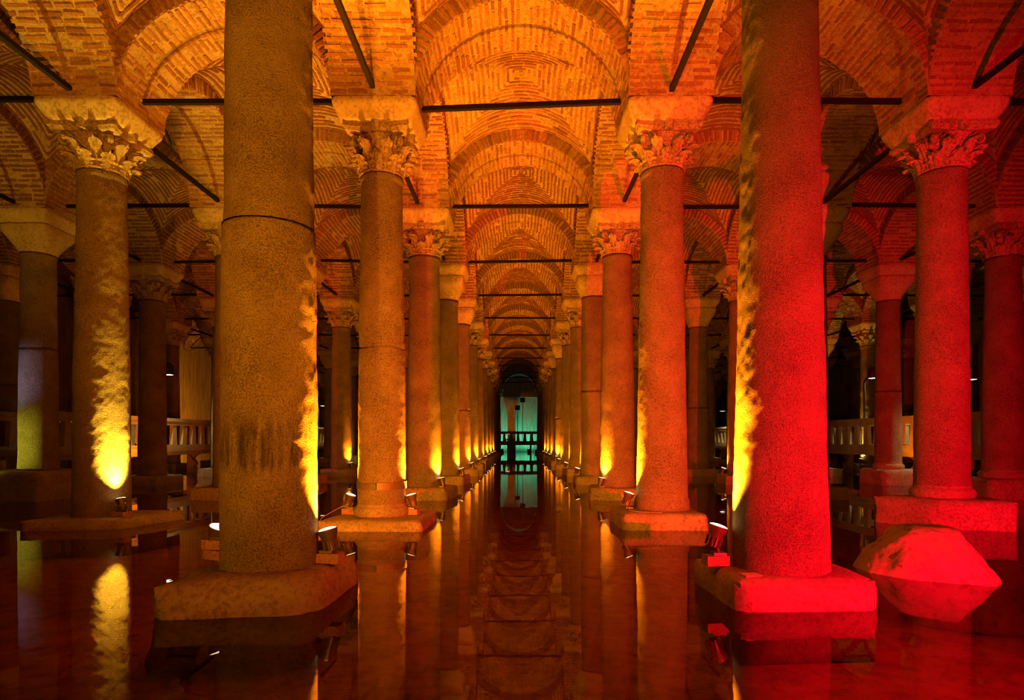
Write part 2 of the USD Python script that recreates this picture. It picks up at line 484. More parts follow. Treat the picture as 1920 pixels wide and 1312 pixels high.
line_ids = sorted(LINES)
NEAR_T = {(-1, 2), (-2, 2), (1, 2), (-1, 3), (-3, 3), (1, 3), (-2, 3)}
NEAR_L = {(-1, 1), (1, 1), (-2, 1), (2, 1), (-1, 2), (1, 2), (-2, 2), (2, 2)}
for i, j in zip(line_ids[:-1], line_ids[1:]):
    xc = (LINES[i] + LINES[j]) / 2
    for r in range(2, LAST + 1):
        if not in_view(xc - 1.7, xc + 1.7, ROW(r)):
            continue
        if f"T{i},{r}" in SKIP and f"X{i},{r}" in SKIP:
            continue
        near = (i, r) in NEAR_T
        p = use(None, "brick_arch", (near_kits if near else far_kits)[(i + r) % 2], (xc, ROW(r), SPR), 180.0 * ((r // 2 + i) % 2))
        tag(p, f"brick arch crossing the {aisle_name(i)} at the {ORD[r]} row of columns from the front", "arch", "arches crossing the nave and aisles", "thing")
        KEYS[p.GetName()] = f"T{i},{r}"
for i in line_ids[1:-1]:
    for r in range(1, LAST):
        y = ROW(r) + S / 2
        if not in_view(LINES[i] - .7, LINES[i] + .7, y + 1.7):
            continue
        if f"L{i},{r}" in SKIP and f"Y{i},{r}" in SKIP:
            continue
        near = (i, r) in NEAR_L
        p = use(None, "brick_arch", (near_kits if near else far_kits)[(i + r) % 2], (LINES[i], y, SPR), 90.0 + 180.0 * ((r // 2 + i) % 2))
        tag(p, f"brick arch joining {ORD[r]} and {ORD[r + 1]} columns of the {line_name(i)} from the nave", "arch", "arches running along the colonnades", "thing")
        KEYS[p.GetName()] = f"L{i},{r}"

# ------------------------------------------------------------------ vaults (the ceiling)
DOME = .32


def zV(x, y):
    u, v = np.clip(np.abs(x) / AR, 0, 1), np.clip(np.abs(y) / AR, 0, 1)
    return np.maximum(zE(x), zE(y)) + DOME * (1 - u ** 2) * (1 - v ** 2)


def web():
    n = 45
    g = np.linspace(-AR - .02, AR + .02, n)
    X, Y = np.meshgrid(g, g, indexing="ij")
    lo = np.stack([X, Y, zV(np.clip(X, -AR, AR), np.clip(Y, -AR, AR))], -1).reshape(-1, 3)
    f = grid_faces(n, n)
    hi = lo + [0, 0, .18]
    return np.vstack([lo, hi]), np.vstack([f[:, ::-1], f + len(lo)])


def vault_bricks(seed):
    R = np.random.default_rng(seed)
    out = []
    n = int(AR / PITCH)
    for axis in (0, 1):
        for side in (-1, 1):
            for k in range(n):
                c = AR - (k + .5) * AR / n
                half = c - .01
                x = -half + R.uniform(-.2, 0)
                wob = R.normal(0, .006)
                while x < half:
                    L = R.uniform(.22, .34)
                    a0, a1 = max(x, -half), min(x + L, half)
                    x += L + R.uniform(.006, .022)
                    if a1 - a0 < .04 or R.random() > .96:
                        continue
                    th = THICK * R.uniform(.8, 1.1); pr = R.uniform(.008, .026)
                    P = []
                    for (a, b) in ((a0, -th / 2), (a1, -th / 2), (a1, th / 2), (a0, th / 2)):
                        bb = side * min(c + wob + b + R.normal(0, .004), AR)
                        xx, yy = (a, bb) if axis == 0 else (bb, a)
                        P.append((xx, yy, float(zV(xx, yy))))
                    out.append([[q[0], q[1], q[2] - pr] for q in P] + [[q[0], q[1], q[2] + .05] for q in P])
    return np.array(out)


WEB = web()
ceil = UsdGeom.Xform.Define(stage, numbered("/World", "ceiling")).GetPrim()
tag(ceil, kind="structure")
vkits, VB = [], []
for sd in (3, 4):
    vb = vault_bricks(sd); VB.append(vb)
    a = kit(f"vault_kit_{sd}")
    obj("web", WEB, M["mortar"], a, smooth=30)
    obj("brickwork", hexes(vb), M["bricks"], a, kind="stuff")
    vkits.append(a)
for i, j in zip(line_ids[:-1], line_ids[1:]):
    xc = (LINES[i] + LINES[j]) / 2
    for r in range(1, LAST + 1):
        y = ROW(r) + S / 2
        if not in_view(xc - 1.7, xc + 1.7, y + 1.7):
            continue
        if (i, r) == (-1, 2):       # the nave vault that shows largest: its bricks one by one
            x = UsdGeom.Xform.Define(stage, numbered(str(ceil.GetPath()), "vault"))
            x.AddTranslateOp().Set(Gf.Vec3d(xc, y, SPR))
            obj("web", WEB, M["mortar"], x.GetPrim(), smooth=30)
            vb = VB[0]
            order = np.argsort(-(vb[:, :4, 1].mean(1)) + .3 * np.abs(vb[:, :4, 0].mean(1)))
            for k in order[:300]:
                obj("brick", hexes(vb[k][None]), M["brick"], x.GetPrim())
            obj("brickwork", hexes(vb[order[300:]]), M["bricks"], x.GetPrim(), kind="stuff")
        else:
            use(ceil, "vault", vkits[(i + r) % 2], (xc, y, SPR), 180.0 * (r % 2))

# ------------------------------------------------------------------ tie rods
ROD = .038
zr = {(-1, 2): (7.11, 7.25)}
for i, j in zip(line_ids[:-1], line_ids[1:]):
    for r in range(2, LAST):
        xa, xb, y = LINES[i] + HB - .06, LINES[j] - HB + .06, ROW(r)
        if not in_view(xa, xb, y) or f"X{i},{r}" in SKIP:
            continue
        za, zb = zr.get((i, r), (7.26 + .03 * math.sin(3 * i + 5 * r), 7.26 + .03 * math.sin(2 * i + 7 * r)))
        b = box(xa, xb, y - ROD, y + ROD, -ROD, ROD)
        b[[0, 3, 4, 7], 2] += za; b[[1, 2, 5, 6], 2] += zb
        KEYS[obj("tie_rod", hexes(b[None]), M["rod"], label=f"dark iron tie rod across the {aisle_name(i)} at the {ORD[r]} row of columns", cat="tie rod", group="tie rods crossing the aisles").GetName()] = f"X{i},{r}"
for i in line_ids[1:-1]:
    for r in range(1, LAST - 1):
        y0, y1 = ROW(r) + HB - .06, ROW(r + 1) - HB + .06
        if not in_view(LINES[i] - .1, LINES[i] + .1, y1) or f"Y{i},{r}" in SKIP:
            continue
        za, zb = 7.10 + .03 * math.sin(3 * i + 4 * r), 7.10 + .03 * math.sin(2 * i + 3 * r)
        x = LINES[i] + (.06 if i > 0 else -.06) * ((r + i) % 2)
        b = box(x - ROD, x + ROD, y0, y1, -ROD, ROD)
        b[[0, 1, 4, 5], 2] += za; b[[2, 3, 6, 7], 2] += zb
        KEYS[obj("tie_rod", hexes(b[None]), M["rod"], label=f"dark iron tie rod between {ORD[r]} and {ORD[r + 1]} columns of the {line_name(i)}", cat="tie rod", group="tie rods along the colonnades").GetName()] = f"Y{i},{r}"

# ------------------------------------------------------------------ capitals
def leaf(h, w, r0, lean, curl, seed):
    """acanthus leaf standing on the bell: local x = outward, y = across, z = up."""
    nv, nu = 15, 13
    v = np.linspace(0, 1, nv); u = np.linspace(-1, 1, nu)
    zc, rc = [], []
    for q in v:
        if q < .68:
            zc.append(h * q / .80); rc.append(lean * (q / .68) ** 2 * .6)
        else:
            a = (q - .68) / .32 * PI * .80
            zc.append(h * .85 + curl * math.sin(a) * .85); rc.append(lean * .6 + curl * (1 - math.cos(a)))
    zc, rc = np.array(zc), np.array(rc)
    wid = w * (.62 + .55 * np.sin(PI * np.clip(v * .85 + .05, 0, 1))) * np.where(v > .8, 1 - ((v - .8) / .2) ** 2 * .62, 1)
    front, back = np.zeros((nv, nu, 3)), np.zeros((nv, nu, 3))
    for a in range(nv):
        scal = 1 - .40 * abs(math.sin(v[a] * PI * 4.0))
        for b in range(nu):
            hw = wid[a] * (1 - (1 - scal) * abs(u[b]) ** 2)
            y = u[b] * hw
            fold = .022 * math.cos(u[b] * PI * 2.5) * (.4 + .6 * v[a]) + .016 * (1 - abs(u[b])) - .050 * u[b] ** 2 * (1 - .4 * v[a])
            fold += .016 * math.cos(v[a] * PI * 8) * abs(u[b])
            front[a, b] = (r0 + rc[a] + fold, y, zc[a] - .05 * abs(u[b]) * v[a])
            back[a, b] = (r0 + rc[a] + fold - .030, y * .97, zc[a] - .05 * abs(u[b]) * v[a] - (.012 if v[a] > .7 else 0))
    V = np.vstack([front.reshape(-1, 3), back.reshape(-1, 3)])
    g = grid_faces(nv, nu); o = nv * nu
    f = [g[:, ::-1], g + o]
    ring = [k for k in range(nu)] + [k * nu + nu - 1 for k in range(1, nv)] + [(nv - 1) * nu + k for k in range(nu - 2, -1, -1)] + [k * nu for k in range(nv - 2, 0, -1)]
    r = np.array(ring); q = np.roll(r, -1)
    f += [np.stack([r, q, q + o], 1), np.stack([r, q + o, r + o], 1)]
    return V, np.vstack(f)


def rotz(m, deg, shift=(0, 0, 0)):
    v, f, _ = meshkit.arrays(m)
    c, s = math.cos(math.radians(deg)), math.sin(math.radians(deg))
    return np.stack([v[:, 0] * c - v[:, 1] * s, v[:, 0] * s + v[:, 1] * c, v[:, 2]], 1) + np.asarray(shift), f


def abacus(z0, z1, half, dip, seed):
    n = 16
    pts = []
    for k in range(4):
        a = PI / 2 * k
        for t in np.linspace(-1, 1, n, endpoint=False):
            x, y = half - dip * (1 - t * t), t * half * .96
            pts.append((x * math.cos(a) - y * math.sin(a), x * math.sin(a) + y * math.cos(a)))
    pts = np.array(pts)
    m = len(pts)
    zz = [(z0, .93), (z0 + .3 * (z1 - z0), .965), (z0 + .42 * (z1 - z0), 1.0), (z1 - .008, 1.0), (z1, .985)]
    v = np.stack([np.column_stack([pts * s, np.full(m, z)]) for z, s in zz], 1).reshape(-1, 3)
    v = v + (meshkit.noise(v * 11 + seed, seed)[:, None] - .5) * [.02, .02, .006]
    k = len(zz); f = grid_faces(m, k, True)
    v, f = cap(v, f, np.arange(m) * k, [[0, 0, z0]], True)
    return cap(v, f, np.arange(m) * k + k - 1, [[0, 0, z1]])


def volute(seed):
    p = []
    for q in np.linspace(0, 1, 40):
        if q < .4:
            s = q / .4
            p.append((.40 + .13 * s ** 1.4, 0, .40 + .14 * s))
        else:
            a = (q - .4) / .6 * PI * 3.0
            r = .075 * (1 - .26 * a / PI)
            p.append((.53 + r * math.sin(a), 0, .54 - .075 + r * math.cos(a)))
    v, f = tube(p, np.linspace(.030, .016, 40), 8)
    v = np.asarray(v); v[:, 1] *= 2.1
    return v, f


def corinthian_kit(name, seed, whole):
    a = kit(name)
    parts = {"bell": [lathe([(.345, 0), (.385, .012), (.392, .04), (.345, .06), (.35, .2), (.37, .36), (.42, .5), (.47, .57), (.45, .60)], 40)],
             "acanthus_leaf": [], "volute": [], "fleuron": []}
    for k in range(8):
        parts["acanthus_leaf"].append(rotz(leaf(.27, .128, .385, .10, .070, k), k * 45))
    for k in range(8):
        parts["acanthus_leaf"].append(rotz(leaf(.48, .112, .345, .27, .074, k), k * 45 + 22.5))
    for k in range(4):
        parts["volute"].append(rotz(volute(k), k * 90 + 45))
        parts["volute"].append(rotz(leaf(.2, .075, .44, .07, .03, k), k * 90 + 45 + 16, (0, 0, .36)))
        parts["volute"].append(rotz(leaf(.2, .075, .44, .07, .03, k), k * 90 + 45 - 16, (0, 0, .36)))
        parts["fleuron"].append(rotz(loft([(-.075, .05, 3), (-.06, .07, 3), (.06, .08, 3), (.075, .05, 3)], 16), k * 90, (.515 * math.cos(k * PI / 2), .515 * math.sin(k * PI / 2), .655)))
    ab = abacus(.585, .72, .575, .075, seed)
    if whole:
        obj("carving", join(*[m for l in parts.values() for m in l], ab), M["capital"], a, smooth=40)
    else:
        for nm, ms in parts.items():
            if nm == "volute":
                for k in range(4):
                    obj(nm, join(*ms[3 * k:3 * k + 3]), M["capital"], a, smooth=45)
            else:
                for m in ms:
                    obj(nm, m, M["capital"], a, smooth=45)
        obj("abacus", ab, M["capital"], a, smooth=30)
    return a


COR_NEAR = corinthian_kit("corinthian_kit_near", 1, False)
COR_FAR = corinthian_kit("corinthian_kit_far", 2, True)


def shaft_mesh(profile, joints, seed, nseg, nz, amp):
    z0, z1 = profile[0][0], profile[-1][0]
    zs = np.linspace(z0, z1, nz)
    for zj in joints:
        zs = np.concatenate([zs, zj + np.linspace(-.05, .05, 9)])
    zs = np.unique(np.round(zs, 5))
    t = np.arange(nseg) / nseg * 2 * PI
    pz, pr = zip(*profile)
    R = np.interp(zs, pz, pr)
    c, s = np.cos(t), np.sin(t)
    P = np.stack([np.outer(c, np.ones_like(zs)), np.outer(s, np.ones_like(zs)), np.outer(np.ones(nseg), zs)], -1)
    q = P * [.42, .42, 1] + seed * 5.77
    d = (meshkit.fbm(q * 2.2, 3, seed) - .5) * 2.4 * amp + (meshkit.fbm(q * 13, 3, seed + 1) - .5) * 1.0 * amp
    chips = np.clip(meshkit.noise(q * 3.7 + 9, seed + 2) - .80, 0, 1) * -.06
    rad = R[None] + d + chips
    for zj in joints:
        wav = zj + .012 * np.sin(3 * t + seed)[:, None] + .010 * (meshkit.noise(np.stack([c * 3, s * 3, 0 * c + seed], -1), 2)[:, None] - .5)
        rad = rad - .026 * np.exp(-((zs[None] - wav) / .010) ** 2)
    v = np.stack([rad * c[:, None], rad * s[:, None], P[..., 2]], -1).reshape(-1, 3)
    k = len(zs); f = grid_faces(nseg, k, True)
    v, f = cap(v, f, np.arange(nseg) * k, [[0, 0, z0]], True)
    return cap(v, f, np.arange(nseg) * k + k - 1, [[0, 0, z1]])


PLAIN_CAP = [(0, .36, 2.0), (.03, .385, 2.0), (.10, .40, 2.2), (.25, .46, 2.8), (.42, .545, 4.0), (.52, .575, 7.0), (.66, .585, 9), (.70, .575, 9), (.72, .55, 9)]
IMPOST = [(0, .555, 9), (.015, .575, 10), (.06, .60, 12), (.20, .672, 14), (.25, .69, 16), (.30, .692, 16), (.325, .68, 16)]


def column(i, r, label, rough=.035, bevel=.07, inset=0.0, top=.72, rt=.36, rb=.425, ztop=5.94, plinth=None, pz=.29, joints=(), kind="corinthian", detail=1, mats="shaft", torus=False, seed=None, strap=False, prof=None, upper=None, dx=0.0):
    x, y = LINES[i] + dx, ROW(r)
    seed = seed if seed is not None else (i * 17 + r * 5) % 97
    t = thing("column", label, "column", (x, y, 0))
    KEYS[t.GetName()] = f"C{i},{r}"
    base = pz
    if torus:
        obj("base_moulding", lathe([(rb * 1.10, base - .02), (rb * 1.16, base + .03), (rb * 1.17, base + .09), (rb * 1.10, base + .14), (rb * 1.03, base + .16), (rb * 1.02, base + .20)], 48), M["plinth"], t, smooth=35)
    p = prof or [(base - .03, rb * 1.04), (base + .10, rb * 1.02), (base + .22, rb), (ztop * .45, rb * .965), (ztop * .8, (rb * .25 + rt * .75)), (ztop - .12, rt), (ztop - .10, rt * 1.05), (ztop, rt * 1.06)]
    nseg, nz, amp = ((160, 190, .010), (72, 80, .009), (32, 24, .008))[detail]
    if upper:
        zj, k = upper
        pl = [q for q in p if q[0] < zj - .05] + [(zj, float(np.interp(zj, *zip(*p))))]
        pu = [(zj + .004, float(np.interp(zj, *zip(*p))) * k)] + [(q[0], q[1] * k) for q in p if q[0] > zj + .05]
        obj("lower_drum", shaft_mesh(pl, (), seed, nseg, nz // 2, amp), M[mats], t, smooth=True)
        obj("upper_drum", shaft_mesh(pu, (), seed + 1, nseg, nz // 2, amp), M[mats], t, smooth=True)
    else:
        obj("shaft", shaft_mesh(p, joints, seed, nseg, nz, amp), M[mats], t, smooth=True)
    htot = 6.66 - ztop
    sc = htot / .72
    if kind == "corinthian":
        use(t, "capital", COR_NEAR if detail < 2 else COR_FAR, (0, 0, ztop), 0, (rt / .36, rt / .36, sc))
    else:
        obj("capital", loft([(z * sc + ztop, h * (1 if z > .3 else rt / .36), e) for z, h, e in PLAIN_CAP], 64 if detail < 2 else 32, seed, .012), M["impost"], t, smooth=40)
    obj("impost_block", loft([(6.655 + z, h, e) for z, h, e in IMPOST], 72 if detail < 2 else 40, seed, .018), M["impost"], t, smooth=35)
    if plinth is None:
        s = .68 + .05 * math.sin(seed)
        a = .12 * math.sin(seed * 1.7)
        plinth = [(s * cx * math.cos(a) - s * cy * math.sin(a), s * cx * math.sin(a) + s * cy * math.cos(a)) for cx, cy in ((-1, -1), (1, -1), (1, 1), (-1, 1))]
    else:
        plinth = [(px - x, py - y) for px, py in plinth]
    if detail < 2:
        obj("plinth", slab(plinth, -.48, base, seed, bevel, rough, top=[(px * (1 - inset), py * (1 - inset)) for px, py in plinth]), M["plinth"], t, smooth=38)
    else:
        q = np.array(plinth)
        obj("plinth", hexes(np.array([np.vstack([np.column_stack([q, np.full(4, -.48)]), np.column_stack([q * .96, np.full(4, base)])])])), M["plinth"], t)
    if strap:
        rr = float(np.interp(strap, *zip(*p))) + .012
        obj("iron_band", lathe([(rr, strap - .06), (rr + .006, strap - .058), (rr + .006, strap + .058), (rr, strap + .06)], 64), M["iron"], t, smooth=30, label="flat iron strap clamped round the foot of the shaft")
        obj("clamp", boxes((-.06, .0, -rr - .05, -rr + .02, strap - .05, strap + .05)), M["black"], t)
    return t


SPECIAL = {
    (-1, 1): dict(label="huge pitted grey column in the left foreground with a dark joint halfway up", rt=.40, rb=.43, detail=0, mats="shaft_near", seed=3, upper=(3.42, .965),
                  prof=[(.26, .435), (.6, .43), (1.5, .428), (3.42, .412), (5.4, .395), (5.84, .395), (5.86, .415), (5.94, .415)],
                  plinth=[(-3.06, 4.94), (-1.66, 5.14), (-1.58, 6.50), (-2.95, 6.55)], pz=.29, rough=.075, bevel=.10, inset=.07),
    (1, 1): dict(label="huge smooth column in the right foreground, washed in red light", rt=.345, rb=.43, detail=0, mats="shaft_red", seed=8,
                 prof=[(.24, .44), (.5, .43), (1.2, .408), (2.2, .385), (3.4, .362), (5.4, .335), (5.84, .335), (5.86, .355), (5.94, .355)],
                 plinth=[(1.83, 5.20), (3.10, 5.27), (3.14, 6.50), (1.78, 6.42)], pz=.265, rough=.04, bevel=.06, inset=.02),
    (-1, 2): dict(label="second column on the nave's left side, iron strap at its foot and two lamps", detail=0, seed=5, rb=.405, rt=.345, ztop=5.90, torus=True, strap=.68, joints=(3.0,),
                  plinth=[(-3.25, 9.80), (-1.50, 9.75), (-1.48, 11.3), (-3.05, 11.4)], pz=.17),
    (1, 2): dict(label="second column on the nave's right side, leafy capital half orange and half dark", detail=0, seed=12, rb=.44, rt=.35, ztop=6.00, torus=False,
                 prof=[(.26, .47), (.42, .465), (.47, .435), (.6, .43), (2.5, .40), (4.6, .365), (5.88, .35), (5.9, .37), (6.0, .37)],
                 plinth=[(1.66, 9.92), (3.05, 9.86), (3.12, 11.3), (1.64, 11.3)], pz=.27),
    (-2, 2): dict(label="column at left with a white-hot lamp spot low on its right flank", detail=0, seed=21, rb=.43, rt=.36, ztop=5.95,
                  plinth=[(-7.95, 9.80), (-6.45, 10.05), (-6.05, 11.4), (-7.85, 11.5)], pz=.16),
    (2, 2): dict(label="red column at right with weathered capital, standing on a tall broken plinth", detail=0, seed=31, rb=.415, rt=.36, ztop=5.98, torus=True,
                 plinth=[(6.74, 10.02), (7.92, 9.74), (8.1, 11.3), (6.26, 11.0)], pz=.48),
    (-3, 3): dict(label="far left plain-capital column split by a joint, pale violet and yellow light on it", kind="plain", detail=1, seed=41, rb=.42, rt=.37, ztop=6.02, upper=(3.68, .98),
                  plinth=[(-13.1, 14.5), (-11.2, 14.4), (-11.0, 16.3), (-12.9, 16.4)], pz=.70),
    (3, 3): dict(label="red column cut by the right edge of the picture", detail=1, seed=47, pz=.5, rb=.45, rt=.37, torus=True, joints=(2.4,)),
    (3, 4): dict(label="slim dim red column at right with plain flared capital and a joint", kind="plain", detail=1, seed=49, pz=.5, rb=.40, rt=.35, torus=True, upper=(3.0, .98)),
    (-1, 3): dict(label="third column on the nave's left side, leafy capital and lamp on its right", detail=1, rb=.43, rt=.37),
    (1, 3): dict(label="third column on the nave's right side, wide yellow glow at its foot", detail=1, rb=.43, rt=.35, ztop=5.98),
    (1, 4): dict(label="fourth column on the nave's right side, plain bulging capital and joint in shaft", kind="plain", detail=1, rb=.44, rt=.40, ztop=6.05, upper=(3.0, .985)),
    (-1, 5): dict(label="fifth column on the nave's left side with a plain bulging capital", kind="plain", detail=1, rb=.42, rt=.38, ztop=6.05, upper=(2.6, .985)),
    (-4, 4): dict(label="column cut by the left edge of the picture behind the walkway railing", kind="plain", detail=1, upper=(3.2, .98)),
    (-3, 4): dict(label="dim column on the left with shallow banded capital, beside a white lamp", detail=1, rb=.42, rt=.37),
    (-2, 5): dict(label="dark column between the two nearest left nave columns, lamp glow at its foot", detail=1, rb=.42, rt=.36),
    (2, 5): dict(label="dark red jointed column seen between the two nearest right nave columns", kind="plain", detail=1, upper=(2.7, .98)),
    (4, 6): dict(label="yellow-lit column with leafy capital far off beneath a bright arch at right", detail=1, rb=.40, rt=.36),
    (1, 6): dict(label="sixth column on the nave's right side with leafy capital", detail=1),
    (1, 7): dict(label="seventh column on the nave's right side, plain capital, broad yellow glow below joint", kind="plain", detail=1, upper=(2.6, .985)),
}
for i in line_ids[1:-1]:
    for r in range(1, LAST + 1):
        if not in_view(LINES[i] - .6, LINES[i] + .6, ROW(r), 1.06) or f"C{i},{r}" in SKIP:
            continue
        if (i, r) in SPECIAL:
            kw = dict(SPECIAL[(i, r)])
            column(i, r, kw.pop("label"), **kw)
        else:
            h = (i * 31 + r * 7) % 10
            column(i, r, f"stone column, {ORD[r]} from the front in the {line_name(i)} from the nave", detail=1 if (abs(i) == 1 and r < 7) else 2, kind="plain" if h in (3, 7) else "corinthian",
                   joints=(2.4 + h * .15,) if h in (1, 4, 8) else ())

# ------------------------------------------------------------------ floodlights
def light(parent, name, loc, power, color, aim, cone, soft=1.0, radius=.05):
    l = UsdLux.SphereLight.Define(stage, str(parent.GetPath()) + "/" + name)
    l.CreateRadiusAttr(radius); l.CreateIntensityAttr(power); l.CreateNormalizeAttr(True)
    l.CreateColorAttr(Gf.Vec3f(*color))
    d = np.asarray(aim, float); d /= np.linalg.norm(d)
    z = -d; u = np.array([0, 0, 1.0]) if abs(z[2]) < .99 else np.array([0, 1.0, 0])
    x = np.cross(u, z); x /= np.linalg.norm(x); y = np.cross(z, x)
    m = Gf.Matrix4d(*x, 0, *y, 0, *z, 0, *map(float, loc), 1)
    l.AddTransformOp().Set(m)
    s = UsdLux.ShapingAPI.Apply(l.GetPrim())
    s.CreateShapingConeAngleAttr(cone); s.CreateShapingConeSoftnessAttr(soft)
    return l


def floodlight(x, y, z, aim, label, power,  color=AMBER, lens="lens", bricks=0, ground=.29, cone=72.0, cable=None, size=.088, detail=True, lean=1.0):
    """a can-shaped spot lamp, its lens centred at (x, y, z), on a stem and foot."""
    t = thing("floodlight", label, "floodlight", (x, y, ground), group="floodlights at the column feet")
    d = np.asarray(aim, float) * ([lean, lean, 1]); d /= np.linalg.norm(d)
    up = np.array([0, 0, 1.0]); ax = np.cross(up, d); s = np.linalg.norm(ax)
    R = np.eye(4) if s < 1e-6 else trimesh.transformations.rotation_matrix(math.atan2(s, d[2]), ax)
    zl = z - ground

    def turn(m):
        v, f, _ = meshkit.arrays(m)
        return v @ R[:3, :3].T + [0, 0, zl], f
    k = size / .088
    obj("housing", turn(lathe([(.03 * k, -.20 * k), (.055 * k, -.195 * k), (.058 * k, -.14 * k), (.066 * k, -.09 * k), (.088 * k, -.03 * k), (.094 * k, .004), (.086 * k, .006), (.084 * k, -.012)], 24)), M["lamp"], t, smooth=35)
    obj("lens", turn(lathe([(.084 * k, -.010), (.083 * k, .008), (.06 * k, .018), (.02 * k, .023)], 24)), M[lens], t, smooth=40)
    if detail:
        fins = [rotz(boxes((.05 * k, .078 * k, -.004, .004, -.19 * k, -.10 * k)), a) for a in range(0, 360, 30)]
        obj("cooling_fin", turn(join(*fins)), M["lamp"], t)
    zb = .10 * bricks
    piv = np.array([0, 0, zl]) - d * .12 * k
    obj("stem", tube([piv, (piv[0] * .5, piv[1] * .5, (piv[2] + zb) / 2), (0, 0, zb + .02)], .016, 8), M["lamp"], t, smooth=30)
    obj("foot", boxes((-.06, .06, -.06, .06, zb - .004, zb + .022)), M["lamp"], t)
    if cable is not None:
        obj("cable", tube([(cx - x, cy - y, cz - ground) for cx, cy, cz in cable], .007, 6), M["cable"], t, smooth=True)
    light(t, "light", np.array([0, 0, zl]) + d * .09, power, color, aim, cone)
    for b in range(bricks):
        q = boxes((-.14, .14, -.075, .075, 0, .092))
        a = 12 * (b - .5) + 20 * math.sin(x * 7)
        v, f = rotz(q, a)
        nm = numbered("/World", "loose_brick")
        m = usdkit.mesh(stage, nm, (v + [x, y, ground + .10 * b + .002], f), M["tile_brick"])
        tag(m.GetPrim(), f"loose brick propping up the {label.split(',')[0]}" + ("" if bricks == 1 else (", lower one" if b == 0 else ", upper one")), "brick", "bricks under the lamps", "thing")
    return t


M["tile_brick"] = stone("loose_brick_clay", (.34, .17, .10), (.48, .27, .17), pit=.6, bump=.4, dist=.01)


def at_column(i, r, deg, dist=.53, tilt=.10):
    x, y = LINES[i], ROW(r)
    c, s = math.cos(math.radians(deg)), math.sin(math.radians(deg))
    return x + dist * c, y + dist * s, (-c * tilt, -s * tilt, 1.0)


def lamp(i, r, deg, z, label, power=1.0, color=AMBER, dist=.53, tilt=.10, bricks=0, ground=.29, cable=None, cone=56.0, detail=False):
    x, y, aim = at_column(i, r, deg, dist, tilt)
    floodlight(x, y, z, aim, label, FLOOD * power, color, bricks=bricks, ground=ground, cable=cable, cone=cone, detail=detail, lean=3.2)


lamp(-1, 1, 5, .60, "lamp at right foot of the left foreground column", 8.0, cone=38.0, dist=.53, tilt=.08, bricks=1, detail=True)
lamp(-1, 1, 160, .60, "lamp at left foot of the left foreground column", 5.0, cone=38.0, dist=.62, tilt=.12, bricks=2, detail=True)
lamp(1, 1, 174, .63, "lamp at left foot of the right foreground column", 7.0, cone=38.0, dist=.56, tilt=.10, bricks=1, ground=.265, detail=True)
lamp(-1, 2, 178, .50, "lamp left of the strapped second column", 3.6, cone=42.0, dist=.54, tilt=.10, bricks=1, ground=.17, detail=True,
     cable=[(-2.9, 10.6, .36), (-3.02, 10.45, .30), (-3.12, 10.30, .24), (-3.2, 10.1, .18), (-3.22, 9.95, .10)])
lamp(-1, 2, 0, .50, "lamp right of the strapped second column", 3.0, cone=42.0, dist=.50, tilt=.08, bricks=1, ground=.17, detail=True)
lamp(1, 2, 180, .53, "lamp left of the second column on the nave's right", 3.4, cone=42.0, dist=.56, tilt=.1, bricks=0, ground=.27, detail=True,
     cable=[(1.9, 10.5, .45), (1.8, 10.3, .34), (1.84, 10.1, .29), (1.95, 9.98, .29), (2.3, 9.92, .285)])
lamp(-2, 2, -30, .46, "lamp in front of the white-hot spot on the left column", 2.6, GOLD, cone=44.0, dist=.60, tilt=.10, bricks=1, ground=.16, detail=True,
     cable=[(-6.5, 10.2, .3), (-6.42, 10.12, .42), (-6.35, 10.1, .36), (-6.38, 10.05, .2), (-6.6, 9.98, .17)])
for r, deg, pw in ((3, -30, 1.7), (4, -20, 1.4), (5, -25, 1.1), (6, -25, .9), (7, -10, .8), (8, -20, .8), (9, -20, .7), (10, -20, .6)):
    lamp(-1, r, deg, .50, f"lamp at the {ORD[r]} column on the nave's left side", pw)
for r, deg, pw in ((3, 215, 1.7), (4, 165, 1.4), (5, 170, 1.1), (6, 190, .7), (7, 225, 1.1), (8, 200, .7), (9, 200, .7), (10, 200, .6)):
    lamp(1, r, deg, .50, f"lamp at the {ORD[r]} column on the nave's right side", pw)
lamp(-2, 5, -30, .50, "lamp at the dark column between the left nave columns", .9)
lamp(-2, 3, 60, .50, "lamp behind the left foreground column at the next aisle", .9, GOLD)
lamp(-3, 2, 60, .5, "lamp at the column outside the left edge", .9, GOLD)
lamp(4, 6, 200, .50, "yellow lamp at the far column under the bright right arch", 1.2, GOLD)
lamp(2, 4, 160, .50, "lamp at the fourth column right of the nave colonnade", .6, AMBER)
lamp(-3, 5, 0, .50, "lamp at the fifth column in the second line left", .6, AMBER)
lamp(-4, 7, 0, .50, "lamp at the seventh column in the third line left", .8, AMBER)

# two narrow lamps outside the left edge that colour the far left plain column
floodlight(-14.0, 12.5, .55, (2.06, 2.94, .90), "yellow-green lamp outside the left edge of the picture", 300, (.80, .78, .05), ground=.25, cone=17.0, detail=False)
floodlight(-13.7, 12.4, .55, (1.76, 3.04, 2.62), "pale violet lamp outside the left edge of the picture", 200, (.62, .52, .85), lens="lens_white", ground=.25, cone=11.0, detail=False)
obj("stone_block", slab([(-14.3, 12.1), (-13.4, 12.1), (-13.4, 12.8), (-14.3, 12.8)], -.46, .25, 85, .05, .02), M["plinth"], smooth=38, label="stone block under the two coloured lamps outside the left edge", cat="stone")

